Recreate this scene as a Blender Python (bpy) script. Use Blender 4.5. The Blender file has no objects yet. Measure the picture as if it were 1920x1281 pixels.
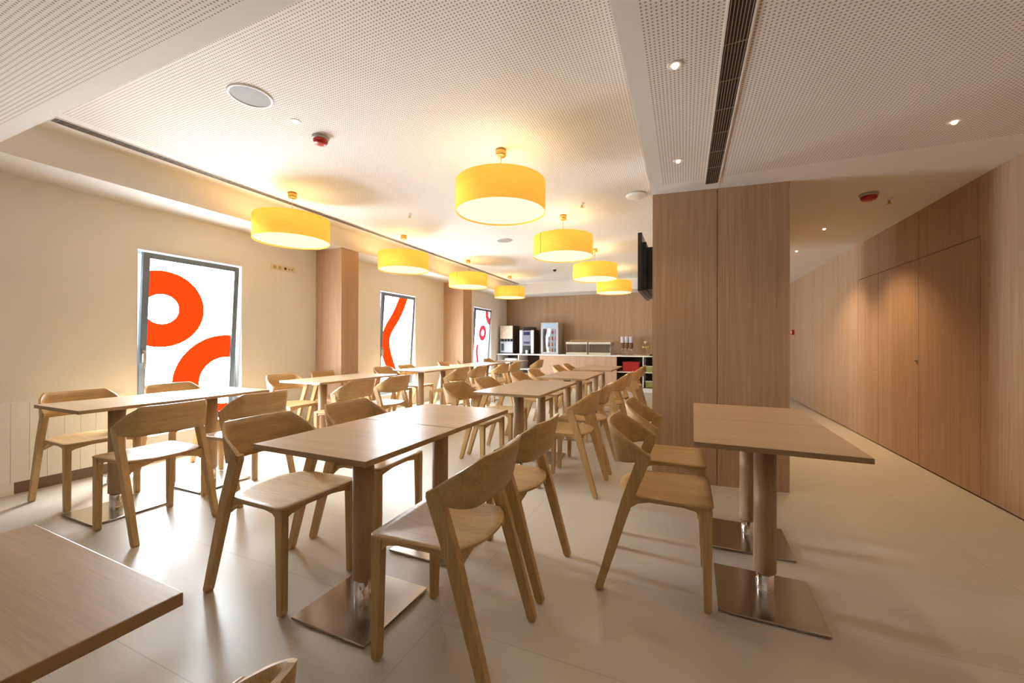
import bpy, bmesh, math, random
from mathutils import Matrix, Vector
random.seed(4)
SC = bpy.context.scene
COL = SC.collection
PI = math.pi
R90 = PI / 2

# ------------------------------------------------------------------ materials
def new_mat(name):
    m = bpy.data.materials.new(name); m.use_nodes = True
    nt = m.node_tree
    for n in list(nt.nodes): nt.nodes.remove(n)
    out = nt.nodes.new('ShaderNodeOutputMaterial')
    return m, nt, out
def N(nt, typ, **kw):
    n = nt.nodes.new(typ)
    for k, v in kw.items():
        if k.startswith('i_'):
            n.inputs[k[2:].replace('_', ' ')].default_value = v
        else: setattr(n, k, v)
    return n
def bsdf(nt, out, col=(.8,.8,.8), rough=.5, metal=0., spec=.5, trans=0.):
    b = nt.nodes.new('ShaderNodeBsdfPrincipled')
    b.inputs['Base Color'].default_value = (*col, 1)
    b.inputs['Roughness'].default_value = rough
    b.inputs['Metallic'].default_value = metal
    b.inputs['Specular IOR Level'].default_value = spec
    b.inputs['Transmission Weight'].default_value = trans
    nt.links.new(b.outputs[0], out.inputs[0])
    return b
def plain(name, col, rough=.5, metal=0., spec=.5, var=.05, scale=30.):
    m, nt, out = new_mat(name)
    b = bsdf(nt, out, col, rough, metal, spec)
    tc = N(nt, 'ShaderNodeTexCoord')
    no = N(nt, 'ShaderNodeTexNoise'); no.inputs['Scale'].default_value = scale
    nt.links.new(tc.outputs['Object'], no.inputs['Vector'])
    mx = N(nt, 'ShaderNodeMix', data_type='RGBA')
    mx.inputs[6].default_value = (*[c*(1-var) for c in col], 1)
    mx.inputs[7].default_value = (*[min(1, c*(1+var)) for c in col], 1)
    nt.links.new(no.outputs['Fac'], mx.inputs[0])
    nt.links.new(mx.outputs[2], b.inputs['Base Color'])
    return m
def wood(name, c_dark, c_light, axis='z', rough=.45, fine=220., coarse=26., spec=.4, stretch=.035, mixfine=.5):
    m, nt, out = new_mat(name)
    b = bsdf(nt, out, c_light, rough, 0, spec)
    tc = N(nt, 'ShaderNodeTexCoord')
    info = N(nt, 'ShaderNodeObjectInfo')
    mp = N(nt, 'ShaderNodeMapping')
    s = [1, 1, 1]; s['xyz'.index(axis)] = stretch
    mp.inputs['Scale'].default_value = s
    add = N(nt, 'ShaderNodeVectorMath', operation='MULTIPLY_ADD')
    nt.links.new(info.outputs['Random'], add.inputs[0])
    add.inputs[1].default_value = (3.1, 5.3, 2.7)
    nt.links.new(tc.outputs['Object'], add.inputs[2])
    nt.links.new(add.outputs[0], mp.inputs['Vector'])
    n1 = N(nt, 'ShaderNodeTexNoise'); n1.inputs['Scale'].default_value = fine; n1.inputs['Detail'].default_value = 3
    n2 = N(nt, 'ShaderNodeTexNoise'); n2.inputs['Scale'].default_value = coarse; n2.inputs['Detail'].default_value = 4; n2.inputs['Distortion'].default_value = .6
    nt.links.new(mp.outputs[0], n1.inputs['Vector']); nt.links.new(mp.outputs[0], n2.inputs['Vector'])
    mx = N(nt, 'ShaderNodeMix', data_type='FLOAT'); mx.inputs[0].default_value = mixfine
    nt.links.new(n2.outputs['Fac'], mx.inputs[2]); nt.links.new(n1.outputs['Fac'], mx.inputs[3])
    rp = N(nt, 'ShaderNodeMapRange'); rp.inputs[1].default_value = .34; rp.inputs[2].default_value = .66
    nt.links.new(mx.outputs[0], rp.inputs[0])
    c = N(nt, 'ShaderNodeMix', data_type='RGBA')
    c.inputs[6].default_value = (*c_dark, 1); c.inputs[7].default_value = (*c_light, 1)
    nt.links.new(rp.outputs[0], c.inputs[0])
    nt.links.new(c.outputs[2], b.inputs['Base Color'])
    return m
def emit(name, col, strength):
    m, nt, out = new_mat(name)
    e = N(nt, 'ShaderNodeEmission'); e.inputs[0].default_value = (*col, 1); e.inputs[1].default_value = strength
    nt.links.new(e.outputs[0], out.inputs[0])
    return m
def perforated(name, col, rect, pitch=.018, rad=.0043):
    """white acoustic board: 8 mm holes on an 18 mm grid inside rect (x0,x1,y0,y1)"""
    m, nt, out = new_mat(name)
    b = bsdf(nt, out, col, .8, 0, .2)
    tc = N(nt, 'ShaderNodeTexCoord'); sp = N(nt, 'ShaderNodeSeparateXYZ')
    nt.links.new(tc.outputs['Object'], sp.inputs[0])
    def M(op, a, bb=None):
        n = N(nt, 'ShaderNodeMath', operation=op)
        for i, v in enumerate((a, bb)):
            if v is None: continue
            if isinstance(v, (int, float)): n.inputs[i].default_value = v
            else: nt.links.new(v, n.inputs[i])
        return n.outputs[0]
    X, Y = sp.outputs[0], sp.outputs[1]
    fx = M('SUBTRACT', M('FRACT', M('DIVIDE', X, pitch)), .5)
    fy = M('SUBTRACT', M('FRACT', M('DIVIDE', Y, pitch)), .5)
    d = M('SQRT', M('ADD', M('MULTIPLY', fx, fx), M('MULTIPLY', fy, fy)))
    hole = M('LESS_THAN', d, rad / pitch)
    for s, v in (('GREATER_THAN', rect[0]), ('LESS_THAN', rect[1])): hole = M('MULTIPLY', hole, M(s, X, v))
    for s, v in (('GREATER_THAN', rect[2]), ('LESS_THAN', rect[3])): hole = M('MULTIPLY', hole, M(s, Y, v))
    mx = N(nt, 'ShaderNodeMix', data_type='RGBA')
    mx.inputs[6].default_value = (*col, 1); mx.inputs[7].default_value = (.36, .31, .25, 1)
    nt.links.new(hole, mx.inputs[0]); nt.links.new(mx.outputs[2], b.inputs['Base Color'])
    return m
def floor_mat():
    m, nt, out = new_mat('floor_tile')
    b = bsdf(nt, out, (.6, .5, .4), .34, 0, .4)
    tc = N(nt, 'ShaderNodeTexCoord')
    mp = N(nt, 'ShaderNodeMapping'); mp.inputs['Location'].default_value = (.95, -.236, 0)
    nt.links.new(tc.outputs['Object'], mp.inputs[0])
    br = N(nt, 'ShaderNodeTexBrick'); br.offset = 0.; br.squash = 1
    br.inputs['Scale'].default_value = 1.; br.inputs['Brick Width'].default_value = 2.4; br.inputs['Row Height'].default_value = .591
    br.inputs['Mortar Size'].default_value = .0022; br.inputs['Mortar Smooth'].default_value = .2
    br.inputs['Color1'].default_value = (.60, .535, .435, 1); br.inputs['Color2'].default_value = (.59, .525, .427, 1)
    br.inputs['Mortar'].default_value = (.47, .41, .33, 1)
    nt.links.new(mp.outputs[0], br.inputs['Vector'])
    no = N(nt, 'ShaderNodeTexNoise'); no.inputs['Scale'].default_value = 1.6; no.inputs['Detail'].default_value = 5
    nt.links.new(tc.outputs['Object'], no.inputs['Vector'])
    rp = N(nt, 'ShaderNodeMapRange'); rp.inputs[1].default_value = .2; rp.inputs[2].default_value = .8; rp.inputs[3].default_value = .985; rp.inputs[4].default_value = 1.015
    nt.links.new(no.outputs['Fac'], rp.inputs[0])
    hv = N(nt, 'ShaderNodeVectorMath', operation='SCALE')
    nt.links.new(br.outputs['Color'], hv.inputs[0]); nt.links.new(rp.outputs[0], hv.inputs['Scale'])
    nt.links.new(hv.outputs[0], b.inputs['Base Color'])
    return m
def glass(name, tint=(.9,.95,.95), mixf=.18):
    m, nt, out = new_mat(name)
    t = N(nt, 'ShaderNodeBsdfTransparent'); t.inputs[0].default_value = (*tint, 1)
    g = N(nt, 'ShaderNodeBsdfGlossy'); g.inputs['Roughness'].default_value = .05
    x = N(nt, 'ShaderNodeMixShader'); x.inputs[0].default_value = mixf
    nt.links.new(t.outputs[0], x.inputs[1]); nt.links.new(g.outputs[0], x.inputs[2]); nt.links.new(x.outputs[0], out.inputs[0])
    return m
def shade_mat():
    m, nt, out = new_mat('lamp_veneer')
    tc = N(nt, 'ShaderNodeTexCoord'); mp = N(nt, 'ShaderNodeMapping'); mp.inputs['Scale'].default_value = (1, 1, 9)
    nt.links.new(tc.outputs['Object'], mp.inputs[0])
    no = N(nt, 'ShaderNodeTexNoise'); no.inputs['Scale'].default_value = 9; no.inputs['Detail'].default_value = 5
    nt.links.new(mp.outputs[0], no.inputs['Vector'])
    c = N(nt, 'ShaderNodeMix', data_type='RGBA')
    c.inputs[6].default_value = (.88, .42, .05, 1); c.inputs[7].default_value = (1., .55, .09, 1)
    nt.links.new(no.outputs['Fac'], c.inputs[0])
    d = N(nt, 'ShaderNodeBsdfDiffuse'); nt.links.new(c.outputs[2], d.inputs[0])
    e = N(nt, 'ShaderNodeEmission'); nt.links.new(c.outputs[2], e.inputs[0]); e.inputs[1].default_value = SHADE_E
    a = N(nt, 'ShaderNodeAddShader'); nt.links.new(d.outputs[0], a.inputs[0]); nt.links.new(e.outputs[0], a.inputs[1])
    nt.links.new(a.outputs[0], out.inputs[0])
    return m

# light levels
SHADE_E = .64; DIFF_E = 1.15; LAMP_W = 6.; PANE_E = 92.; SPOT_W = 10.; EXPOSURE = .18
OAK_D, OAK_L = (.42, .25, .10), (.60, .385, .17)
M_oak = {a: wood('chair_oak_'+a, OAK_D, OAK_L, a, .42, 180, 22) for a in 'xyz'}
M_top = wood('table_laminate', (.46, .305, .18), (.60, .42, .265), 'x', .30, 260, 20, .5, mixfine=.45)
M_edge = plain('table_edge', (.36, .22, .11), .45)
M_column = wood('column_veneer', (.37, .23, .125), (.50, .33, .185), 'z', .4, 200, 22)
M_wallwood = wood('wall_veneer', (.385, .235, .14), (.53, .35, .22), 'z', .5, 150, 14, .3, .012, .62)
M_steel = plain('brushed_steel', (.50, .46, .40), .22, 1., .5, .06, 60)
M_chrome = plain('chrome', (.75, .74, .72), .08, 1.)
M_floor = floor_mat()
M_paint = plain('wall_paint', (.87, .84, .785), .8, 0, .2, .02, 3)
M_white = plain('white_paint', (.85, .83, .79), .6, 0, .3, .02, 5)
M_cover = plain('cream_metal', (.93, .92, .88), .5, 0, .3, .02, 5)
M_ceil = plain('ceiling_white', (.84, .805, .745), .85, 0, .1, .015, 3)
M_frame = plain('window_grey', (.13, .17, .22), .4, 0, .5, .05)
M_fixed = plain('window_outer_grey', (.45, .55, .62), .4)
M_dark = plain('dark_recess', (.035, .025, .018), .7)
M_black = plain('black_plastic', (.012, .012, .014), .35)
M_red = plain('red_plastic', (.42, .012, .01), .35)
M_grey = plain('grey_plastic', (.45, .44, .42), .5)
M_wplas = plain('white_plastic', (.83, .82, .80), .4)
M_slat = plain('aluminium_slat', (.42, .39, .35), .4, .6)
def forward_lobe(m, d, k):
    nt = m.node_tree; e = [n for n in nt.nodes if n.type == 'EMISSION'][0]
    g = N(nt, 'ShaderNodeNewGeometry'); v = N(nt, 'ShaderNodeVectorMath', operation='DOT_PRODUCT')
    nt.links.new(g.outputs['Incoming'], v.inputs[0]); v.inputs[1].default_value = Vector(d).normalized()
    a = N(nt, 'ShaderNodeMath', operation='MULTIPLY_ADD', use_clamp=True); a.inputs[1].default_value = .57; a.inputs[2].default_value = .43
    nt.links.new(v.outputs['Value'], a.inputs[0])
    b = N(nt, 'ShaderNodeMath', operation='MULTIPLY'); b.inputs[1].default_value = k
    nt.links.new(a.outputs[0], b.inputs[0]); nt.links.new(b.outputs[0], e.inputs[1])
M_panes = []
for k_ in (1., .85, .25):        # daylight put into pane glow; far panes dimmed to spare ceiling and print
    M_panes.append(emit('backlit_white_film', (.85, .94, 1.), PANE_E)); forward_lobe(M_panes[-1], (.82, 0, -.57), PANE_E*k_)
M_redfilm = emit('backlit_red_film', (1., .045, .004), 1.6)
M_pinkfilm = emit('backlit_crimson_film', (.75, .06, .09), 1.1)
M_shade = shade_mat()
M_diff = emit('lamp_diffuser', (1., .86, .58), DIFF_E)
M_bulb = emit('downlight_glow', (1., .82, .55), 6.)
M_bulbw = emit('downlight_white_glow', (.9, .95, 1.), 7.)
M_brass = plain('brass', (.62, .42, .14), .3, .8)
M_glass = glass('clear_glass', (.9, .95, .95), .07)

# ------------------------------------------------------------------ mesh helpers
def box(bm, x0, x1, y0, y1, z0, z1, bev=0., mat=0):
    v = [bm.verts.new((x, y, z)) for z in (z0, z1) for y in (y0, y1) for x in (x0, x1)]
    fs = [bm.faces.new([v[i] for i in q]) for q in ((0,2,3,1),(4,5,7,6),(0,1,5,4),(2,6,7,3),(0,4,6,2),(1,3,7,5))]
    for f in fs: f.material_index = mat
    if bev:
        es = list({e for f in fs for e in f.edges})
        bmesh.ops.bevel(bm, geom=es, offset=bev, segments=2, affect='EDGES', profile=.6)
    return fs
def prism(bm, poly, h0, h1, plane='xy', bev=0., mat=0):
    def P(a, b, h):
        return {'xy': (a, b, h), 'yz': (h, a, b), 'xz': (a, h, b)}[plane]
    lo = [bm.verts.new(P(a, b, h0)) for a, b in poly]; hi = [bm.verts.new(P(a, b, h1)) for a, b in poly]
    n = len(poly); fs = [bm.faces.new(lo[::-1]), bm.faces.new(hi)]
    for i in range(n): fs.append(bm.faces.new((lo[i], lo[(i+1) % n], hi[(i+1) % n], hi[i])))
    for f in fs: f.material_index = mat
    if bev:
        es = list({e for f in fs for e in f.edges})
        bmesh.ops.bevel(bm, geom=es, offset=bev, segments=2, affect='EDGES', profile=.6)
    return fs
def lathe(bm, prof, cx=0, cy=0, seg=40, mat=0, closed=False):
    rings = []
    for r, z in prof:
        if r < 1e-6: rings.append([bm.verts.new((cx, cy, z))])
        else: rings.append([bm.verts.new((cx+r*math.cos(2*PI*k/seg), cy+r*math.sin(2*PI*k/seg), z)) for k in range(seg)])
    pairs = list(zip(rings, rings[1:]))
    if closed: pairs.append((rings[-1], rings[0]))
    for a, b in pairs:
        for k in range(seg):
            k2 = (k+1) % seg
            if len(a) == 1 and len(b) == 1: continue
            if len(a) == 1: f = bm.faces.new((a[0], b[k2], b[k]))
            elif len(b) == 1: f = bm.faces.new((a[k], a[k2], b[0]))
            else: f = bm.faces.new((a[k], a[k2], b[k2], b[k]))
            f.smooth = True; f.material_index = mat
def tube(bm, p0, p1, r, seg=12, mat=0):
    p0, p1 = Vector(p0), Vector(p1); d = (p1-p0).normalized()
    u = d.orthogonal().normalized(); w = d.cross(u)
    A = [[bm.verts.new(p + r*(math.cos(2*PI*k/seg)*u + math.sin(2*PI*k/seg)*w)) for k in range(seg)] for p in (p0, p1)]
    for k in range(seg):
        f = bm.faces.new((A[0][k], A[0][(k+1) % seg], A[1][(k+1) % seg], A[1][k])); f.smooth = True; f.material_index = mat
    bm.faces.new(A[0][::-1]).material_index = mat; bm.faces.new(A[1]).material_index = mat
def finish(bm, name, mats, parent=None, smooth=False):
    bmesh.ops.recalc_face_normals(bm, faces=bm.faces[:])
    me = bpy.data.meshes.new(name); bm.to_mesh(me); bm.free()
    for m in (mats if isinstance(mats, (list, tuple)) else [mats]): me.materials.append(m)
    if smooth:
        for p in me.polygons: p.use_smooth = True
    o = bpy.data.objects.new(name, me); COL.objects.link(o)
    if parent: o.parent = parent
    return o
def obj(name, fn, mats, parent=None, smooth=False):
    bm = bmesh.new(); fn(bm)
    return finish(bm, name, mats, parent, smooth)
def boxes(name, bl, mats, parent=None, bev=0.):
    bm = bmesh.new()
    for b in bl: box(bm, *b[:6], bev, b[6] if len(b) > 6 else 0)
    return finish(bm, name, mats, parent)
def tag(o, label=None, cat=None, group=None, kind=None):
    if label: o['label'] = label
    if cat: o['category'] = cat
    if group: o['group'] = group
    if kind: o['kind'] = kind
    return o
def empty(name, loc=(0,0,0), rz=0.):
    o = bpy.data.objects.new(name, None); COL.objects.link(o)
    o.location = loc; o.rotation_euler = (0, 0, rz); o.empty_display_size = .1
    return o
def thing(name, label, cat, loc=(0,0,0), rz=0., group=None):
    return tag(empty(name, loc, rz), label, cat, group)
def children(o): return [c for c in list(COL.objects) if c.parent == o]
def copy_tree(o, parent=None):
    c = o.copy(); COL.objects.link(c)
    if parent: c.parent = parent
    for ch in children(o): copy_tree(ch, c)
    return c
def struct(name, bl, mats, parent=None, bev=0.):
    o = boxes(name, bl, mats, parent, bev)
    if parent is None: tag(o, kind='structure')
    return o

# ------------------------------------------------------------------ setting
XL, XR, YB, YN = -4.685, 2.05, 10.5, -2.6
ZL, ZM = 2.43, 2.69        # lowered / raised ceiling levels
struct('floor', [(XL-.5, XR+.3, YN-.2, YB+.2, -.1, 0)], M_floor)
WIN = [(2.045, 3.01), (5.29, 6.255), (8.53, 9.495)]
WZ0, WZ1 = .24, 2.035
def left_wall(bm):
    t0 = XL-.2
    ys = [YN] + [v for w in WIN for v in w] + [YB]
    for i in range(0, len(ys), 2): box(bm, t0, XL, ys[i], ys[i+1], 0, ZL+.4)
    for a, b in WIN:
        box(bm, t0, XL, a, b, 0, WZ0); box(bm, t0, XL, a, b, WZ1, ZL+.4)
tag(obj('wall_left', left_wall, M_paint), kind='structure')
for i, (a, b) in enumerate(WIN):        # white reveal linings round each opening
    struct('trim_%d' % (i+1), [(XL-.195, XL+.002, a, a+.004, WZ0, WZ1), (XL-.195, XL+.002, b-.004, b, WZ0, WZ1),
        (XL-.195, XL+.002, a, b, WZ1-.004, WZ1), (XL-.195, XL+.012, a, b, WZ0, WZ0+.02)], M_white)
struct('wall_back', [(XL-.2, XR+.2, YB, YB+.15, 0, ZL+.4)], M_wallwood)
struct('wall_near', [(XL-.2, XR+.2, YN-.15, YN, 0, ZL+.4)], M_paint)
# veneered wall by the passage, with the flush doors let into it
DY = (4.165, 5.035, 5.90, 6.485); DZ = 1.975; g = .003
struct('wall_right', [(XR, XR+.02, YN, DY[0]-g, .012, ZL), (XR, XR+.02, DY[3]+g, YB, .012, ZL),
    (XR, XR+.02, DY[0]-g, DY[1]-g, DZ+g, ZL), (XR, XR+.02, DY[1]+g, DY[3]+g, DZ+g, ZL),
    (XR, XR+.02, DY[2]+g, DY[3]-g, .012, DZ-g)], M_wallwood)
struct('wall_right_core', [(XR+.021, XR+.15, YN, YB, 0, ZL+.3)], M_dark)
for i, (a, b) in enumerate(((DY[0], DY[1]), (DY[1], DY[2]))):
    d = tag(empty('door_%d' % (i+1), (XR, a, 0)), kind='structure')
    boxes('door_panel', [(0, .02, g, b-a-g, .012, DZ-g)], M_wallwood, d)
    if i == 1:
        obj('lock', lambda bm: (tube(bm, (.004, .03, 1.0), (-.008, .03, 1.0), .016), tube(bm, (-.008, .03, 1.0), (-.02, .03, 1.0), .006)), M_slat, d)
# partition block with angled end face, split by one joint
PX0, PX1, PY0, PY1, PJ = -.25, .755, 3.615, 3.72, .247
def pil(bm):
    f = lambda x: PY0 + (PY1-PY0)*(x-PX0)/(PX1-PX0)
    prism(bm, [(PX0, f(PX0)), (PJ-.0024, f(PJ-.0024)), (PJ-.0024, 6.2), (PX0, 6.2)], 0, ZL)
    prism(bm, [(PJ+.0024, f(PJ+.0024)), (PX1, f(PX1)), (PX1, 6.2), (PJ+.0024, 6.2)], 0, ZL)
tag(obj('partition_wall', pil, M_wallwood), kind='structure')
struct('partition_wall_joint', [(PJ-.0024, PJ+.0024, 3.70, 6.19, .001, ZL-.001)], M_dark)
for i, (a, b) in enumerate(((4.015, 4.32), (7.222, 7.585))):
    struct('wall_column', [(XL, -4.212, a, b, 0, ZL)], M_wallwood, None, .003)
# ceilings: raised field, lowered near band, lowered strip over the passage, window and rear bulkheads
CX0, CX1, CY0, CY1 = -4.2, -.255, 1.05, 9.75
P_main = perforated('acoustic_board_main', (.84, .805, .745), (-3.84, -.30, 1.09, 9.5))
P_near = perforated('acoustic_board_near', (.84, .805, .745), (-4.5, -.36, -2.4, .965))
P_pass = perforated('acoustic_board_passage', (.84, .805, .745), (-.165, 1.9, -2.4, 3.42))
struct('ceiling', [(CX0, CX1, CY0, CY1, ZM, ZM+.05)], P_main)
struct('ceiling_near', [(XL, CX1, YN, CY0, ZL, ZL+.31)], P_near)
struct('ceiling_passage', [(CX1, XR+.05, YN, YB, ZL, ZL+.31)], P_pass)
struct('ceiling_window_bulkhead', [(XL, CX0, CY0, YB, ZL, ZL+.31)], M_ceil)
struct('ceiling_rear_bulkhead', [(CX0, CX1, CY1, YB, ZL, ZL+.31)], M_ceil)
struct('baseboard_left', [(XL, XL+.012, 3.02, 4.015, 0, .07), (XL, XL+.012, 4.32, 5.28, 0, .07), (XL, XL+.012, 6.27, 7.222, 0, .07)], M_white)

# ------------------------------------------------------------------ windows (tilted-in sashes with printed film)
def ring(bm, cy, cz, r0, r1, a0=0, a1=2*PI, seg=72):
    p = None
    for k in range(seg+1):
        a = a0+(a1-a0)*k/seg
        q = [bm.verts.new((0, cy+r*math.cos(a), cz+r*math.sin(a))) for r in (r0, r1)]
        if p: bm.faces.new((p[0], p[1], q[1], q[0]))
        p = q
def ribbon(bm, pts, n=8):
    """smooth band through (y0,z0,y1,z1) cross lines"""
    def cr(a, b, c, d, t): return .5*((2*b)+(-a+c)*t+(2*a-5*b+4*c-d)*t*t+(-a+3*b-3*c+d)*t**3)
    P = [pts[0]]+pts+[pts[-1]]; rows = []
    for i in range(1, len(P)-2):
        for k in range(n):
            rows.append([cr(P[i-1][j], P[i][j], P[i+1][j], P[i+2][j], k/n) for j in range(4)])
    rows.append(pts[-1]); p = None
    for r in rows:
        q = [bm.verts.new((0, r[0], r[1])), bm.verts.new((0, r[2], r[3]))]
        if p: bm.faces.new((p[0], p[1], q[1], q[0]))
        p = q
def clip(bm, y0, y1, z0, z1):
    for co, no in (((0,y0,0),(0,-1,0)), ((0,y1,0),(0,1,0)), ((0,0,z0),(0,0,-1)), ((0,0,z1),(0,0,1))):
        bmesh.ops.bisect_plane(bm, geom=bm.verts[:]+bm.edges[:]+bm.faces[:], plane_co=co, plane_no=no, clear_outer=True)
def window(i, a, b, art):
    w = tag(empty('window_%d' % i), kind='structure')
    f0, f1 = XL-.15, XL-.10
    y0, y1, z0, z1 = a+.004, b-.004, WZ0+.02, WZ1-.004
    boxes('outer_frame', [(f0, f1, y0, y0+.03, z0, z1), (f0, f1, y1-.03, y1, z0, z1), (f0, f1, y0, y1, z1-.03, z1), (f0, f1, y0, y1, z0, z0+.03)], M_fixed, w)
    # sash hinged at its foot, leaning into the room by 4 degrees
    s = empty('sash', (XL-.125, 0, z0+.03)); s.parent = w; s.rotation_euler = (0, math.radians(3.9), 0)
    sy0, sy1, sh, st = a+.035, b-.055, z1-z0-.05, .052
    boxes('sash_frame', [(0, .045, sy0, sy0+st, 0, sh), (0, .045, sy1-st, sy1, 0, sh), (0, .045, sy0+st, sy1-st, 0, st), (0, .045, sy0+st, sy1-st, sh-st, sh)], M_frame, s, .003)
    boxes('glass_pane', [(.018, .026, sy0+st, sy1-st, st, sh-st)], M_panes[i-1], s)
    obj('handle', lambda bm: (box(bm, .045, .054, sy0+.014, sy0+.038, .68, .80), box(bm, .054, .085, sy0+.018, sy0+.034, .765, .785), box(bm, .073, .088, sy0+.016, sy0+.036, .64, .785, .003)), M_slat, s)
    zo = z0+.03
    bm = bmesh.new(); art(bm)
    bmesh.ops.translate(bm, verts=bm.verts[:], vec=(.0285, 0, -zo))
    clip(bm, sy0+st, sy1-st, st, sh-st)
    finish(bm, 'film_print', M_pinkfilm if i == 3 else M_redfilm, s)
def art1(bm): ring(bm, 2.245, 1.487, .145, .375); ring(bm, 2.865, .735, .26, .51)
def art2(bm): ribbon(bm, [(5.82,2.06,6.02,2.06), (5.755,1.955,5.99,1.94), (5.617,1.70,5.845,1.64), (5.42,1.417,5.61,1.32), (5.36,1.17,5.575,1.15), (5.40,.95,5.64,.96), (5.493,.773,5.745,.76), (5.60,.56,5.86,.54), (5.70,.24,5.96,.24)])
def art3(bm):
    ring(bm, 9.05, 1.41, .075, .20); ring(bm, 9.47, 1.95, .175, .34)
    ribbon(bm, [(8.765,1.11,8.87,1.12), (8.735,.95,8.85,.95), (8.78,.80,8.895,.79), (8.82,.65,8.94,.66)])
for i, ((a, b), art) in enumerate(zip(WIN, (art1, art2, art3))): window(i+1, a, b, art)

# ------------------------------------------------------------------ radiator cover and socket strip on the window wall
rc = thing('radiator_cover', 'cream ribbed low radiator cover along the window wall beside the first window', 'radiator cover', (XL, 0, 0))
boxes('front_panel', [(0, .018, y, y+.0935, .09, .69) for y in [-1.2+.0955*k for k in range(33)]], M_cover, rc)
boxes('top_rail', [(0, .021, -1.2, 1.95, .69, .70)], M_cover, rc)
boxes('plinth', [(0, .018, -1.2, 1.30, 0, .09)], M_cover, rc)
boxes('kick_board', [(0, .004, 1.30, 1.95, 0, .09)], plain('brown_kick', (.17, .11, .075), .6), rc)
sk = thing('socket_strip', 'pale strip of small wall sockets high on the window wall by the first column', 'wall socket', (XL, 3.52, 2.098))
boxes('back_plate', [(0, .006, -.17, .17, -.035, .035)], plain('cream_plastic', (.80, .70, .50), .5), sk, .002)
for k, (y, hole) in enumerate(((-.115, .018), (-.045, .018), (.03, .013), (.085, .008), (.125, .008))):
    obj('socket', lambda bm: (lathe(bm, [(0, .008), (hole, .008), (hole+.004, .0)], 0, 0, 18), bmesh.ops.transform(bm, matrix=Matrix.Translation((.006, y, 0)) @ Matrix.Rotation(R90, 4, 'Y'), verts=bm.verts[:])),
        M_dark if k == 2 else plain('socket_tan', (.48, .36, .19), .5), sk)

# ------------------------------------------------------------------ chairs
SEAT_Z, TOP_Z = .462, .785
def chair_seat(bm):
    pts = []
    def arc(cx, cy, r, a0, a1, n=6):
        for k in range(n+1):
            a = a0+(a1-a0)*k/n; pts.append((cx+r*math.cos(a), cy+r*math.sin(a)))
    arc(.185, .213, .032, 0, R90); arc(-.185, .213, .032, R90, PI)
    pts.append((-.213, .05)); pts.append((-.205, -.10))
    for k in range(1, 12):
        t = -1+2*k/12; pts.append((.205*t*1.0, -.10-.075*(1-abs(t)**2.4)))
    pts += [(.205, -.10), (.213, .05)]
    n = len(pts); th = .012; rows_t, rows_b = [], []
    for r in (1, .985, .85, .65, .4, .2):
        dz = -.012*(1-r*r)
        rows_t.append([bm.verts.new((x*r, .035+(y-.035)*r, SEAT_Z+dz-(.003 if r == 1 else 0))) for x, y in pts])
        rows_b.append([bm.verts.new((x*r, .035+(y-.035)*r, SEAT_Z-th+dz+(.003 if r == 1 else 0))) for x, y in pts])
    ct = bm.verts.new((0, .035, SEAT_Z-.012)); cb = bm.verts.new((0, .035, SEAT_Z-.012-th))
    for rows, c, fl in ((rows_t, ct, 0), (rows_b, cb, 1)):
        for a, b in zip(rows, rows[1:]):
            for k in range(n):
                q = (a[k], a[(k+1) % n], b[(k+1) % n], b[k]); f = bm.faces.new(q[::-1] if fl else q); f.smooth = True
        for k in range(n):
            q = (rows[-1][k], rows[-1][(k+1) % n], c); f = bm.faces.new(q[::-1] if fl else q); f.smooth = True
    for k in range(n):
        bm.faces.new((rows_b[0][k], rows_b[0][(k+1) % n], rows_t[0][(k+1) % n], rows_t[0][k]))
def chair_back(bm):
    """bent plywood band: nearly straight behind, tight corners, wings that taper down to the leg tops"""
    half = []                                     # plan path of one half at foot level: leg end -> middle of the back
    xe, ye, yb, rc = .219, -.020, -.174, .088
    for k in range(6): half.append((xe-.002*k/5, ye+(yb+rc-ye)*k/5))
    cx, cy = xe-.002-rc, yb+rc
    for k in range(1, 11):
        a = R90*k/10; half.append((cx+rc*math.cos(a), cy-rc*math.sin(a)))
    for k in range(1, 7): half.append((cx*(1-k/6), yb-.012*(1-(1-k/6)**2)))
    path = half+[(-x, y) for x, y in half[-2::-1]]
    d = [0.]
    for p, q in zip(path, path[1:]): d.append(d[-1]+math.dist(p, q))
    L = d[-1]; wing = d[12]
    A, B = [], []; nv = 6
    for i, (x, y) in enumerate(path):
        p, q = path[max(0, i-1)], path[min(len(path)-1, i+1)]
        tx, ty = q[0]-p[0], q[1]-p[1]; l = math.hypot(tx, ty); nx, ny = -ty/l, tx/l
        e = min(d[i], L-d[i])/wing; w = max(0., 1-e)
        w = w if w > .12 else w*w/.12*.5+w*.5
        zt, zb = TOP_Z-.128*w, .606+.022*min(1, w*1.1)**1.5
        back = min(1., e)
        t = .0065+.007*w**2
        ra, rb = [], []
        for j in range(nv+1):
            v = j/nv; z = zb+(zt-zb)*v
            lean = -.040*(z-.606)/.18*back
            tt = t*(.75 if j in (0, nv) else 1)
            ra.append(bm.verts.new((x-nx*tt, y-ny*tt+lean, z))); rb.append(bm.verts.new((x+nx*tt, y+ny*tt+lean, z)))
        A.append(ra); B.append(rb)
    n = len(path)-1
    for i in range(n):
        for j in range(nv):
            for G in (A, B):
                f = bm.faces.new((G[i][j], G[i+1][j], G[i+1][j+1], G[i][j+1])); f.smooth = True
        for j in (0, nv): bm.faces.new((A[i][j], A[i+1][j], B[i+1][j], B[i][j]))
    for i in (0, n):
        for j in range(nv): bm.faces.new((A[i][j], A[i][j+1], B[i][j+1], B[i][j]))
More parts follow.
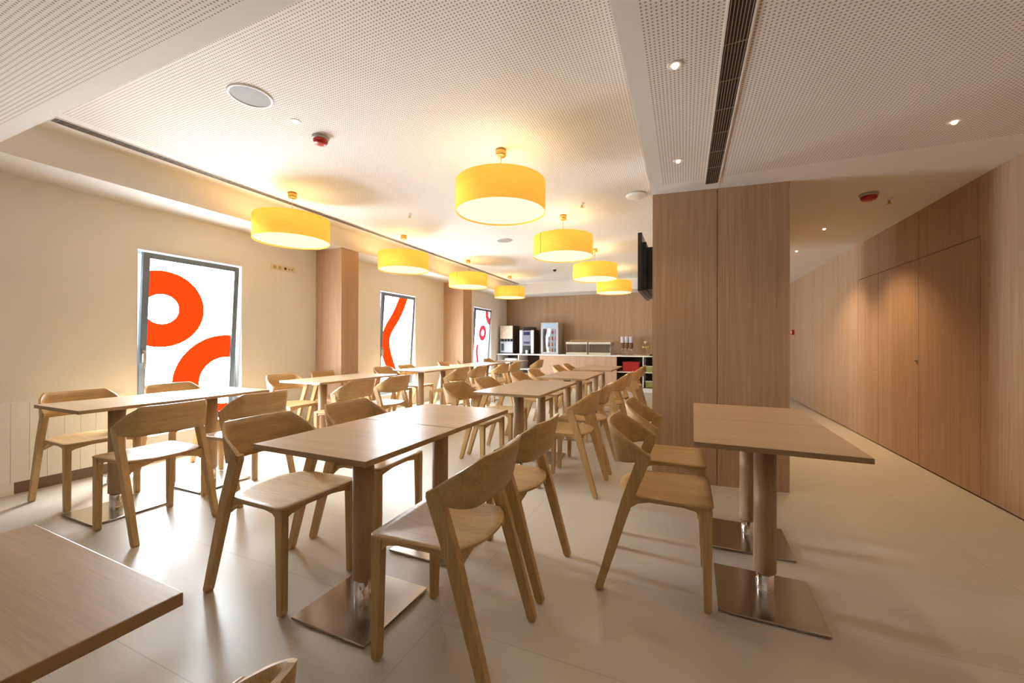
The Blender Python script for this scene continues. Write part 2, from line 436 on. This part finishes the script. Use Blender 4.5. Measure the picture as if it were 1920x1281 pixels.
def rear_leg(s):
    def f(bm):
        poly = [(-.262, .012), (-.257, 0), (-.232, 0), (-.226, .012), (-.090, .44), (-.012, .640), (-.014, .658), (-.024, .664), (-.075, .650), (-.082, .615), (-.142, .44)]
        x0, x1 = (.2, .231) if s > 0 else (-.231, -.2)
        prism(bm, poly, x0, x1, 'yz', .004)
    return f
def front_leg(s):
    def f(bm):
        poly = [(.205, .012), (.208, 0), (.232, 0), (.236, .012), (.238, .448), (.192, .448)]
        x0, x1 = (.174, .208) if s > 0 else (-.208, -.174)
        prism(bm, poly, x0, x1, 'yz', .004)
    return f
def seat_rails(bm):
    for s in (1, -1):
        x0, x1 = (.182, .202) if s > 0 else (-.202, -.182)
        pr = [(.196, .448), (.196, .405), (.17, .428), (.12, .437), (-.02, .437), (-.07, .425), (-.125, .385), (-.12, .448)]
        prism(bm, pr, x0, x1, 'yz')
    for y0, y1, zz in ((.205, .225, .405), (-.125, -.105, .395)):
        pr = [(-.2, .448), (-.2, zz-.01), (-.15, zz+.012), (-.07, .430), (.07, .430), (.15, zz+.012), (.2, zz-.01), (.2, .448)]
        prism(bm, pr, y0, y1, 'xz')
def make_chair():
    r = empty('dining_chair')
    obj('seat', chair_seat, M_oak['y'], r); obj('backrest', chair_back, M_oak['x'], r)
    for s in (1, -1): obj('leg', rear_leg(s), M_oak['z'], r)
    for s in (1, -1): obj('leg', front_leg(s), M_oak['z'], r)
    obj('seat_frame', seat_rails, M_oak['y'], r)
    return r
chair0 = make_chair(); chair_used = []
def chair(x, y, side, label, jit=0.):
    """side -1: stands on the window side of its table, +1: on the passage side"""
    c = copy_tree(chair0) if chair_used else chair0
    chair_used.append(c)
    c.location = (x, y, 0); c.rotation_euler = (0, 0, (-R90 if side < 0 else R90)+math.radians(jit))
    tag(c, label, 'chair', 'oak dining chairs')

# ------------------------------------------------------------------ tables
TZ = .75
def make_table():
    r = empty('dining_table')
    bm = bmesh.new(); box(bm, -.297, .297, -.297, .297, TZ-.022, TZ, .0015)
    for f in bm.faces: f.material_index = 0 if f.calc_center_median().z > TZ-.0012 else 1
    finish(bm, 'tabletop', [M_top, M_edge], r)
    obj('column', lambda bm: lathe(bm, [(0, .125), (.044, .125), (.0455, .127), (.0455, TZ-.026), (.0, TZ-.026)], 0, 0, 40), M_column, r)
    obj('mounting_plate', lambda bm: box(bm, -.12, .12, -.12, .12, TZ-.030, TZ-.0221), M_black, r)
    obj('collar', lambda bm: lathe(bm, [(.037, .013), (.037, .127), (0, .127)], 0, 0, 32), M_chrome, r)
    obj('base_plate', lambda bm: (box(bm, -.2, .2, -.2, .2, .004, .014, .0015), box(bm, -.18, .18, -.18, .18, 0, .004)), M_steel, r)
    return r
table0 = make_table(); table_used = []
def table(x, y, label, rz=0.):
    t = copy_tree(table0) if table_used else table0
    table_used.append(t); t.location = (x, y, 0); t.rotation_euler = (0, 0, math.radians(rz))
    tag(t, label, 'table', 'square pedestal tables')

ORD = ['first', 'second', 'third', 'fourth', 'fifth']
def pair(row, k, x, y0, lch, rch, rz=0.):
    """two square tables end to end from y0, chairs on both sides at the given y"""
    o = ORD[k]
    for n, dy in (('nearer', .3), ('farther', .9)):
        table(x-math.sin(math.radians(rz))*(dy-.3), y0+dy, 'square pale oak table, %s half of the %s pair in the %s row' % (n, o, row), rz)
    for side, ch, off in ((-1, lch, -.475), (1, rch, .485)):
        w = 'window' if side < 0 else 'passage'
        for n, yy in zip(('nearer', 'farther'), ch):
            jx, jr = (yy[1], yy[2]) if isinstance(yy, tuple) else (0., random.uniform(-1.5, 1.5))
            y_ = yy[0] if isinstance(yy, tuple) else yy
            chair(x+off+jx, y_, side, 'oak chair, %s on the %s side of the %s table pair, %s row' % (n, w, o, row), jr)
pair('window', 0, -3.60, 1.165, [(1.51, -.03, 0), (2.12, -.03, 1)], [(1.455, .01, 1), (2.05, .01, -1)])
pair('window', 1, -3.68, 2.95, [3.25, 3.84], [3.13, 3.72])
pair('window', 2, -3.68, 4.75, [4.95, 5.52], [5.12, 5.72])
pair('window', 3, -3.66, 6.30, [6.66, 7.36], [6.62, 7.20])
table(-3.62, 8.40, 'single square oak table at the counter end of the window row')
chair(-4.09, 8.46, -1, 'oak chair on the window side of the single table near the counter')
chair(-3.12, 8.42, 1, 'oak chair on the passage side of the single table near the counter')
pair('middle', 0, -1.308, 1.075, [(1.375, -.01, 0), (1.95, -.01, 1)], [(1.36, .0, 1.5), (1.925, -.01, -1)], -.6)
pair('middle', 1, -1.335, 2.955, [3.27, 3.87], [3.22, 3.80])
pair('middle', 2, -1.33, 4.52, [4.80, 5.40], [4.86, 5.44])
pair('middle', 3, -1.305, 6.10, [6.48, 7.08], [6.45, 7.02])
for n, yy in (('nearer', 2.145), ('farther', 2.745)):
    table(.340+.0175*(yy-2.145), yy, 'square oak table in front of the veneered partition, %s of the two' % n, -1.)
for n, yy in (('nearer', 2.125), ('farther', 2.74)):
    chair(-.125, yy, -1, 'oak chair drawn up to the partition tables, %s of the two' % n)
table(-1.065, .105, 'square oak table cut off by the lower edge of the picture', -1.2)
chair(-.631, .165, 1, 'oak chair showing only its backrest top beside the cut-off table', 0)

# ------------------------------------------------------------------ pendant lamps
LR, LZ0, LZ1 = .352, 2.19, 2.425
def make_lamp():
    r = empty('pendant_lamp')
    obj('shade', lambda bm: lathe(bm, [(LR, LZ0), (LR, LZ1), (LR-.005, LZ1), (LR-.005, LZ0)], 0, 0, 72, 0, True), M_shade, r)
    bm = bmesh.new(); a0 = 0.
    p = None
    for k in range(3):
        a = -.009+.009*k
        q = [bm.verts.new(((LR+.0012)*math.cos(a), (LR+.0012)*math.sin(a), z)) for z in (LZ0, LZ1)]
        if p: bm.faces.new((p[0], q[0], q[1], p[1]))
        p = q
    bmesh.ops.solidify(bm, geom=bm.faces[:], thickness=.0015)
    finish(bm, 'seam', plain('veneer_seam', (.45, .2, .04), .6), r)
    obj('diffuser', lambda bm: lathe(bm, [(0, LZ0+.012), (LR-.006, LZ0+.012), (LR-.006, LZ0+.016), (0, LZ0+.016)], 0, 0, 72), M_diff, r)
    obj('ceiling_rose', lambda bm: lathe(bm, [(0, ZM-.055), (.036, ZM-.055), (.042, ZM-.048), (.042, ZM-.001), (0, ZM-.001)], 0, 0, 24), M_brass, r)
    obj('cord', lambda bm: tube(bm, (0, 0, LZ1-.07), (0, 0, ZM-.05), .003, 8), M_brass, r)
    obj('spider', lambda bm: [tube(bm, (0, 0, LZ1-.06), ((LR-.006)*math.cos(a), (LR-.006)*math.sin(a), LZ1-.02), .004, 6) for a in (0, 2.09, 4.19)], M_slat, r)
    return r
lamp0 = make_lamp(); lamp_used = []
for row, x in (('window', -3.685), ('middle', -1.335)):
    for k, y in enumerate((2.87, 4.64, 6.50, 8.42)):
        l = copy_tree(lamp0) if lamp_used else lamp0
        lamp_used.append(l); l.location = (x, y, 0)
        l.rotation_euler = (0, 0, (2.2, 2.0, -1.65, -.5, 2.6, -2.1, -2.3, 1.2)[len(lamp_used)-1])
        tag(l, 'yellow drum pendant lamp, %s from the camera in the %s-side lamp row' % (ORD[k], row if row == 'window' else 'partition'), 'pendant lamp', 'drum pendant lamps')
        ld = bpy.data.lights.new('lamp_bulb', 'POINT'); ld.energy = LAMP_W; ld.color = (1., .73, .31); ld.shadow_soft_size = .06
        lo = bpy.data.objects.new('lamp_bulb', ld); COL.objects.link(lo); lo.location = (x, y, 2.33)

# ------------------------------------------------------------------ ceiling fittings
def downlight(x, y, z, label, mat, cool=False, watt=None):
    t = thing('downlight', label, 'downlight', (x, y, z), 0, 'recessed downlights')
    obj('trim_ring', lambda bm: lathe(bm, [(.0135, -.001), (.030, -.004), (.034, -.002), (.035, 0)], 0, 0, 28), M_wplas, t)
    obj('lens', lambda bm: lathe(bm, [(0, -.016), (.008, -.015), (.012, -.010), (.0125, -.001)], 0, 0, 20), mat, t)
    ld = bpy.data.lights.new('downlight_spot', 'SPOT'); ld.energy = watt or SPOT_W; ld.color = (1, .97, .95) if cool else (1., .74, .45)
    ld.spot_size = math.radians(110); ld.spot_blend = .8; ld.shadow_soft_size = .025
    lo = bpy.data.objects.new('downlight_spot', ld); COL.objects.link(lo); lo.location = (x, y, z-.02)
    return t
downlight(-.04, 1.963, ZL, 'small recessed downlight beside the dark grille, nearer of its pair', M_bulb)
downlight(-.04, 3.004, ZL, 'small recessed downlight beside the dark grille, just before the partition', M_bulb)
downlight(1.41, 3.084, ZL, 'small recessed downlight over the passage before the red smoke detector', M_bulb, False, 24.)
downlight(1.415, 5.41, ZL, 'small recessed downlight over the passage beyond the red smoke detector', M_bulb, False, 80.)
downlight(1.41, 6.573, ZL, 'small recessed downlight deepest in the passage ceiling', M_bulb, False, 80.)
downlight(-2.468, 1.944, ZM, 'bright white downlight between ceiling speaker and smoke detector', M_bulbw, True, 15.)
def detector(x, y, z, label, r=.058):
    t = thing('smoke_detector', label, 'smoke detector', (x, y, z))
    obj('mounting_base', lambda bm: lathe(bm, [(0, 0), (r, 0), (r, -.016), (r-.006, -.022), (0, -.022)], 0, 0, 32), M_grey, t)
    obj('detector_head', lambda bm: lathe(bm, [(r-.008, -.022), (r-.008, -.038), (r-.018, -.052), (.018, -.058), (0, -.058)], 0, 0, 32), M_red, t)
detector(-2.489, 2.169, ZM, 'red faced smoke detector beside the bright white downlight')
detector(1.432, 4.30, ZL, 'red faced smoke detector over the passage by the partition', .065)
def speaker(x, y, label, r=.125, grey=True):
    t = thing('ceiling_speaker', label, 'speaker', (x, y, ZM))
    obj('bezel_ring', lambda bm: lathe(bm, [(r-.018, -.002), (r-.014, -.008), (r-.004, -.008), (r, 0)], 0, 0, 48), M_wplas, t)
    obj('speaker_grille', lambda bm: lathe(bm, [(0, -.0035), (r-.017, -.0035)], 0, 0, 48), plain('speaker_mesh', (.33, .32, .31), .7) if grey else M_wplas, t)
speaker(-2.473, 1.636, 'round grey ceiling speaker with white rim near the white downlight')
speaker(-2.471, 5.45, 'round ceiling speaker between the lamp rows, farther down the room')
ap = thing('access_point', 'white domed disc on the raised ceiling beside the partition', 'wireless access point', (-.46, 4.28, ZM))
obj('dome', lambda bm: lathe(bm, [(.10, 0), (.10, -.018), (.085, -.032), (0, -.036)], 0, 0, 40), M_wplas, ap)
obj('rim', lambda bm: lathe(bm, [(.1, -.001), (.105, -.002), (.105, -.010), (.1, -.012)], 0, 0, 40), M_grey, ap)
def sprinkler(x, y, z, label):
    t = thing('sprinkler', label, 'sprinkler', (x, y, z), .6, 'ceiling sprinklers')
    obj('escutcheon', lambda bm: lathe(bm, [(.028, 0), (.024, -.006), (.008, -.008), (.008, -.02), (0, -.02)], 0, 0, 20), M_wplas, t)
    obj('nozzle', lambda bm: (tube(bm, (.012, 0, -.018), (.006, 0, -.045), .0025, 6), tube(bm, (-.012, 0, -.018), (-.006, 0, -.045), .0025, 6), tube(bm, (0, 0, -.018), (0, 0, -.045), .004, 8)), M_brass, t)
    obj('deflector', lambda bm: lathe(bm, [(0, -.045), (.02, -.046), (.02, -.048), (0, -.049)], 0, 0, 16), M_brass, t)
sprinkler(-3.0, 3.883, ZM, 'small ceiling sprinkler between the first two window-side lamps')
sprinkler(-1.03, 4.316, ZM, 'small ceiling sprinkler above the second partition-side lamp')
sprinkler(1.636, 4.496, ZL, 'small ceiling sprinkler beside the red passage smoke detector')
sprinkler(-2.40, 6.637, ZM, 'tiny dark ceiling sprinkler beyond the far ceiling speaker')
cm = thing('dome_camera', 'tiny dark dome camera on the ceiling toward the counter', 'camera', (-2.45, 7.9, ZM))
obj('housing', lambda bm: lathe(bm, [(.05, 0), (.05, -.02), (.04, -.026)], 0, 0, 28), M_wplas, cm)
obj('dome', lambda bm: lathe(bm, [(.04, -.026), (.034, -.05), (.018, -.066), (0, -.07)], 0, 0, 28, 0), M_black, cm)
def grille(name, label, x0, x1, y0, y1, z, nb, cross):
    t = thing(name, label, 'air vent', (0, 0, z))
    e = .008
    boxes('grille_back', [(x0, x1, y0, y1, -.0015, .0)], M_dark, t)
    boxes('grille_frame', [(x0-e, x0, y0-e, y1+e, -.006, 0), (x1, x1+e, y0-e, y1+e, -.006, 0), (x0, x1, y0-e, y0, -.006, 0), (x0, x1, y1, y1+e, -.006, 0)], M_white, t)
    w = (x1-x0)/nb
    bl = [(x0+w*(k+.5)-.0014, x0+w*(k+.5)+.0014, y0, y1, -.0055, -.0015) for k in range(nb)]
    n = int((y1-y0)/cross)
    boxes('grille_bar', bl, M_slat, t)
    bc = [(x0, x1, y0+(k+.5)*cross-.0015, y0+(k+.5)*cross+.0015, -.0052, -.0015) for k in range(n)]
    boxes('cross_bar', bc, M_slat, t)
grille('linear_grille', 'long dark linear air grille in the lowered passage ceiling', .152, .242, -1.6, 3.53, ZL, 7, .26)
grille('linear_grille', 'slim linear air grille along the window edge of the raised ceiling', -4.02, -3.93, 1.27, 9.6, ZM, 6, .05)

# ------------------------------------------------------------------ television on the partition's dining side, call point on the passage wall
tv = thing('television', 'black flat television hung on the dining side of the partition', 'television', (-.385, 4.42, 1.93))
boxes('casing', [(-.02, .018, -.48, .48, -.275, .275)], M_black, tv, .004)
boxes('screen', [(-.0215, -.0195, -.465, .465, -.26, .26)], plain('tv_glass', (.01, .01, .012), .08), tv)
boxes('wall_bracket', [(.018, .05, -.40, .44, -.26, .20), (.05, .128, -.30, .40, -.24, .17), (.128, .1345, -.12, .12, -.12, .12)], M_black, tv)
cp = thing('fire_call_point', 'small red fire call point on the passage wall past the partition', 'fire alarm', (XR, 9.75, 1.385))
boxes('call_box', [(-.045, 0, -.05, .05, -.05, .05)], M_red, cp, .004)
boxes('break_glass', [(-.047, -.0452, -.03, .03, -.025, .025)], M_wplas, cp)

# ------------------------------------------------------------------ buffet counter against the far wall
KY, KZ = 9.82, .832
wt = tag(boxes('worktop', [(-4.68, -.55, KY-.03, YB-.001, KZ, KZ+.03)], M_white, None, .003), 'long white worktop running along the veneered far wall', 'worktop')
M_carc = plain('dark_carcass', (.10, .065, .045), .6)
def cab(label, x0, x1, open_, div, shelf):
    t = thing('counter_cabinet', label, 'cabinet', (0, KY, 0), 0, 'cabinets under the white worktop')
    d = YB-KY-.01
    boxes('plinth', [(x0, x1, .03, d, 0, .10)], M_white, t)
    if open_:
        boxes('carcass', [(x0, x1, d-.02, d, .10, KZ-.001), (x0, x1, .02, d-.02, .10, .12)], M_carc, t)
        boxes('divider', [(v-.012, v+.012, 0, d-.02, .12, KZ-.001) for v in div], M_white, t)
        boxes('shelf', [(a, b, .01, d-.02, shelf, shelf+.018) for a, b in zip([x0]+[v+.012 for v in div], [v-.012 for v in div]+[x1])], M_white, t)
    else:
        boxes('front_panel', [(x0, x1, 0, .02, .10, KZ-.001)], wood('counter_veneer', (.50, .32, .21), (.62, .42, .29), 'z', .5, 150, 14), t)
        boxes('carcass', [(x0, x1, .02, d, .10, KZ-.001)], M_carc, t)
cab('open dark cabinet at the window end of the counter', -4.66, -3.45, True, (-4.64, -4.04), .45)
cab('pale wood fronted cabinet in the middle of the counter', -3.448, -1.49, False, (), 0)
cab('open dark cabinet with white shelves next to the partition end', -1.488, -.56, True, (-.885, -.575), .455)
bx = thing('crate', 'bright red plastic crate on the open counter shelf', 'crate', (-1.17, KY+.25, .473))
boxes('crate_body', [(-.19, .19, -.16, .16, 0, .012), (-.19, .19, -.16, -.15, .012, .23), (-.19, .19, .15, .16, .012, .23), (-.19, -.18, -.15, .15, .012, .23), (.18, .19, -.15, .15, .012, .23)], M_red, bx)
boxes('crate_rim', [(-.2, .2, -.17, -.16, .215, .235), (-.2, .2, .16, .17, .215, .235), (-.2, -.19, -.16, .16, .215, .235), (.19, .2, -.16, .16, .215, .235)], M_red, bx)
M_tub = plain('green_tub', (.36, .36, .10), .5)
for n, z in (('upper', .473), ('lower', .12)):
    tb = thing('food_tub', 'small olive green tub on the %s open shelf by the partition' % n, 'tub', (-.73, KY+.16, z), 0, 'tubs on the open shelves')
    obj('tub_body', lambda bm: prism(bm, [(-.10, 0), (.10, 0), (.115, .13), (-.115, .13)], -.09, .09, 'xz', .004), M_tub, tb)
    boxes('lid', [(-.12, .12, -.095, .095, .13, .145)], M_wplas, tb, .003)
bi = thing('storage_bin', 'white bin on the open shelf at the window end', 'bin', (-4.30, KY+.2, .468))
obj('bin_body', lambda bm: prism(bm, [(-.15, 0), (.15, 0), (.16, .26), (-.16, .26)], -.14, .14, 'xz', .004), M_wplas, bi)
boxes('rim', [(-.165, .165, -.145, .145, .26, .27)], M_grey, bi)
CZ = KZ+.03
# juice dispenser
mj = thing('juice_dispenser', 'grey fronted juice dispenser with printed fruit panel at the window end', 'drinks machine', (-4.43, 9.93, CZ))
boxes('housing', [(-.19, .19, .0, .46, .02, .76)], plain('dark_steel', (.09, .085, .08), .4, .4), mj, .006)
boxes('upper_panel', [(-.185, .185, -.03, .0, .40, .755)], plain('juice_print', (.62, .50, .36), .4, 0, .5, .5, 14), mj, .006)  # pale mottled print on the panel
boxes('lower_panel', [(-.185, .185, -.02, .0, .03, .33)], plain('machine_grey', (.40, .41, .45), .4), mj, .006)
for k in range(4): boxes('tap', [(-.14+.085*k, -.105+.085*k, -.06, -.02, .335, .40)], M_black, mj, .003)
boxes('drip_tray', [(-.15, -.07, -.025, -.019, .08, .27)], M_black, mj)
boxes('foot', [(-.18, .18, .02, .44, 0, .02)], M_black, mj)
mc = thing('coffee_machine', 'black coffee machine with white side strips and bean hopper', 'coffee machine', (-3.855, 9.95, CZ))
boxes('housing', [(-.20, .20, .02, .45, .0, .64)], M_black, mc, .006)
boxes('side_strip', [(-.20, -.12, -.01, .02, .01, .63), (.12, .20, -.01, .02, .01, .63)], plain('strip_white', (.62, .61, .60), .4), mc, .004)
boxes('front_panel', [(-.118, .118, .0, .02, .22, .62)], plain('panel_grey', (.20, .19, .24), .4), mc)
boxes('display', [(-.09, .09, -.004, .0, .50, .585)], plain('display_navy', (.02, .02, .07), .2), mc)
boxes('keypad', [(-.09, .09, -.004, .0, .27, .33)], plain('keypad_navy', (.03, .03, .08), .3), mc)
boxes('cup_bay', [(-.118, .118, .0, .02, .04, .215)], M_black, mc)
boxes('bean_hopper', [(-.13, .15, .08, .36, .64, .72)], plain('smoked_hopper', (.03, .022, .015), .15), mc, .012)
cu = thing('paper_cup', 'white cup standing in the coffee machine bay', 'cup', (-3.83, 9.905, CZ))
obj('cup_body', lambda bm: lathe(bm, [(0, .001), (.03, .001), (.038, .10), (.035, .10), (.028, .006), (0, .006)], 0, 0, 20), M_wplas, cu)
# glass door drinks fridge
fr = thing('drinks_fridge', 'grey countertop fridge with glass door full of drinks', 'fridge', (-3.215, 9.93, CZ))
M_fr = plain('fridge_grey', (.40, .385, .35), .4); M_frw = plain('fridge_white', (.46, .48, .50), .4)
boxes('cabinet_body', [(-.235, .235, .43, .45, 0, .82), (-.235, -.215, .03, .43, 0, .82), (.215, .235, .03, .43, 0, .82), (-.215, .215, .03, .43, .80, .82), (-.215, .215, .03, .43, 0, .03)], M_fr, fr)
boxes('liner', [(-.214, .214, .42, .429, .031, .799)], emit('fridge_light', (.75, .88, 1.), .5), fr)
dr = boxes('door', [(-.235, -.175, 0, .028, 0, .82), (.175, .235, 0, .028, 0, .82), (-.175, .175, 0, .028, .66, .82), (-.175, .175, 0, .028, 0, .06)], M_frw, fr, .003)
boxes('glass_pane', [(-.175, .175, .010, .016, .06, .66)], M_glass, dr)
boxes('header_sign', [(-.16, .16, -.002, .0, .70, .79)], plain('header_blue', (.35, .55, .75), .4), dr)
boxes('rack', [(-.21, .21, .06, .41, z, z+.006) for z in (.05, .20, .36, .52)], M_grey, fr)
DC = {'olive': (.28, .30, .04), 'grey': (.22, .22, .26), 'pink': (.70, .12, .22), 'coral': (.75, .16, .07), 'green': (.06, .18, .06), 'mauve': (.30, .24, .40)}
dm = {k: plain('drink_'+k, v, .3) for k, v in DC.items()}
rows = [('olive', 'olive', 'coral', 'green'), ('mauve', 'grey', 'coral', 'grey'), ('grey', 'green', 'coral', 'pink'), ('mauve', 'grey', 'pink', 'pink')]
bprof = [(0, .001), (.028, .001), (.029, .004), (.029, .075), (.012, .10), (.012, .118), (0, .118)]
for zi, (zz, rw) in enumerate(zip((.056, .206, .366, .526), rows)):
    for xi, c in enumerate(rw):
        b_ = obj('drink_bottle', lambda bm: lathe(bm, bprof, 0, 0, 14), dm[c])
        b_.location = (-3.215-.135+.09*xi, 9.93+.10, CZ+zz)
        tag(b_, '%s bottle, %s from the window side on the %s fridge shelf' % (c, ORD[xi], ('bottom', 'lower middle', 'upper middle', 'top')[zi]), 'bottle', 'drinks in the fridge')
# two food display units
for n, x in (('next to the fridge', -2.50), ('next to the cereal dispenser', -1.92)):
    fd = thing('food_display', 'low glass food display with steel canopy %s' % n, 'food display', (x, 9.93, CZ), 0, 'food displays on the counter')
    boxes('base_tray', [(-.27, .27, 0, .42, 0, .055)], plain('tray_cream', (.66, .62, .46), .4), fd, .004)
    for px in (-.26, .26):
        for py in (.02, .40): obj('post', lambda bm: tube(bm, (px, py, .05), (px, py, .27), .009, 10), M_slat, fd)
    boxes('canopy', [(-.275, .275, -.01, .42, .265, .32)], plain('canopy_cream', (.72, .66, .52), .35), fd, .006)
    boxes('glass_screen', [(-.25, .25, .03, .035, .06, .262)], M_glass, fd)
    boxes('top_rail', [(-.275, .275, .40, .412, .36, .372), (-.27, -.258, .40, .412, .32, .36), (.258, .27, .40, .412, .32, .36)], M_brass, fd)
# cereal dispenser
cd = thing('cereal_dispenser', 'triple clear cereal dispenser on a steel stand', 'cereal dispenser', (-1.28, 10.02, CZ))
boxes('stand', [(-.16, .16, -.1, .12, 0, .012), (-.012, .012, .06, .084, .012, .40)], M_chrome, cd)
M_cer = plain('cereal', (.20, .11, .05), .8, 0, .2, .5, 120)
M_tub2 = plain('canister_clear', (.62, .58, .60), .15)
for x in (-.10, 0, .10):
    cn = obj('canister', lambda bm: lathe(bm, [(0, .455), (.046, .455), (.048, .44), (.048, .30), (0, .30)], x, 0, 24), M_tub2, cd)
    obj('cereal_fill', lambda bm: lathe(bm, [(0, .30), (.047, .30), (.047, .20), (.03, .16), (0, .16)], x, 0, 24), M_cer, cn)
    obj('chute', lambda bm: (lathe(bm, [(.03, .16), (.026, .10), (0, .10)], x, 0, 16), tube(bm, (x, -.03, .13), (x, -.07, .13), .012, 10)), M_chrome, cn)
# tiered stand with little yellow jars
ts = thing('tiered_stand', 'two tier serving stand at the partition end of the worktop', 'serving stand', (-.83, 10.0, CZ))
obj('post', lambda bm: tube(bm, (0, 0, .01), (0, 0, .286), .008, 10), M_brass, ts)
for z, r in ((.012, .11), (.19, .10), (.29, .075)):
    obj('tier', lambda bm: lathe(bm, [(0, z-.008), (r-.01, z-.008), (r, z+.006), (r-.004, z+.006), (r-.012, z), (0, z)], 0, 0, 28), plain('tier_tan', (.55, .36, .17), .4), ts)
bowl = thing('bowl', 'pale pink bowl on top of the tiered stand', 'bowl', (-.83, 10.0, CZ+.291))
obj('bowl_body', lambda bm: lathe(bm, [(0, 0), (.03, 0), (.062, .045), (.058, .045), (.028, .006), (0, .006)], 0, 0, 28), plain('bowl_pink', (.75, .55, .45), .4), bowl)
for k in range(5):
    a = PI*(1.0+.25*k)
    j = obj('honey_jar', lambda bm: lathe(bm, [(0, 0), (.017, 0), (.017, .026), (.014, .03), (0, .03)], 0, 0, 14), plain('honey', (.78, .52, .10), .3))
    j.location = (-.83+.072*math.cos(a), 10.0+.072*math.sin(a), CZ+.1905)
    tag(j, 'tiny honey coloured jar on the middle tier of the serving stand', 'jar', 'honey jars on the stand')
tray = thing('dark_tray', 'small dark tray lying on the worktop by the partition end', 'tray', (-.66, 9.93, CZ))
boxes('tray_body', [(-.08, .08, -.1, .1, 0, .012), (-.08, .08, -.1, -.09, .012, .03), (-.08, .08, .09, .1, .012, .03)], M_black, tray)

# ------------------------------------------------------------------ world, camera, colour management
w = bpy.data.worlds.new('sky'); SC.world = w; w.use_nodes = True
bg = w.node_tree.nodes['Background']; bg.inputs[0].default_value = (.85, .93, 1., 1); bg.inputs[1].default_value = 3.
F, YAW, PITCH, ROLL, H = 750.8, .4063, .0024, .0028, 1.165
fwd = Vector((-math.sin(YAW)*math.cos(PITCH), math.cos(YAW)*math.cos(PITCH), math.sin(PITCH)))
rt = Vector((math.cos(YAW), math.sin(YAW), 0)); up = rt.cross(fwd)
r2 = math.cos(ROLL)*rt+math.sin(ROLL)*up; u2 = -math.sin(ROLL)*rt+math.cos(ROLL)*up
cam = bpy.data.cameras.new('camera'); co = bpy.data.objects.new('camera', cam); COL.objects.link(co)
cam.sensor_width = 36; cam.sensor_fit = 'HORIZONTAL'; cam.lens = F/1920*36; cam.clip_start = .02; cam.clip_end = 100
co.matrix_world = Matrix(((r2.x, u2.x, -fwd.x, 0), (r2.y, u2.y, -fwd.y, 0), (r2.z, u2.z, -fwd.z, H), (0, 0, 0, 1)))
SC.camera = co
SC.view_settings.view_transform = 'Standard'; SC.view_settings.look = 'None'
SC.view_settings.gamma = 1; SC.view_settings.use_curve_mapping = False; SC.view_settings.exposure = EXPOSURE
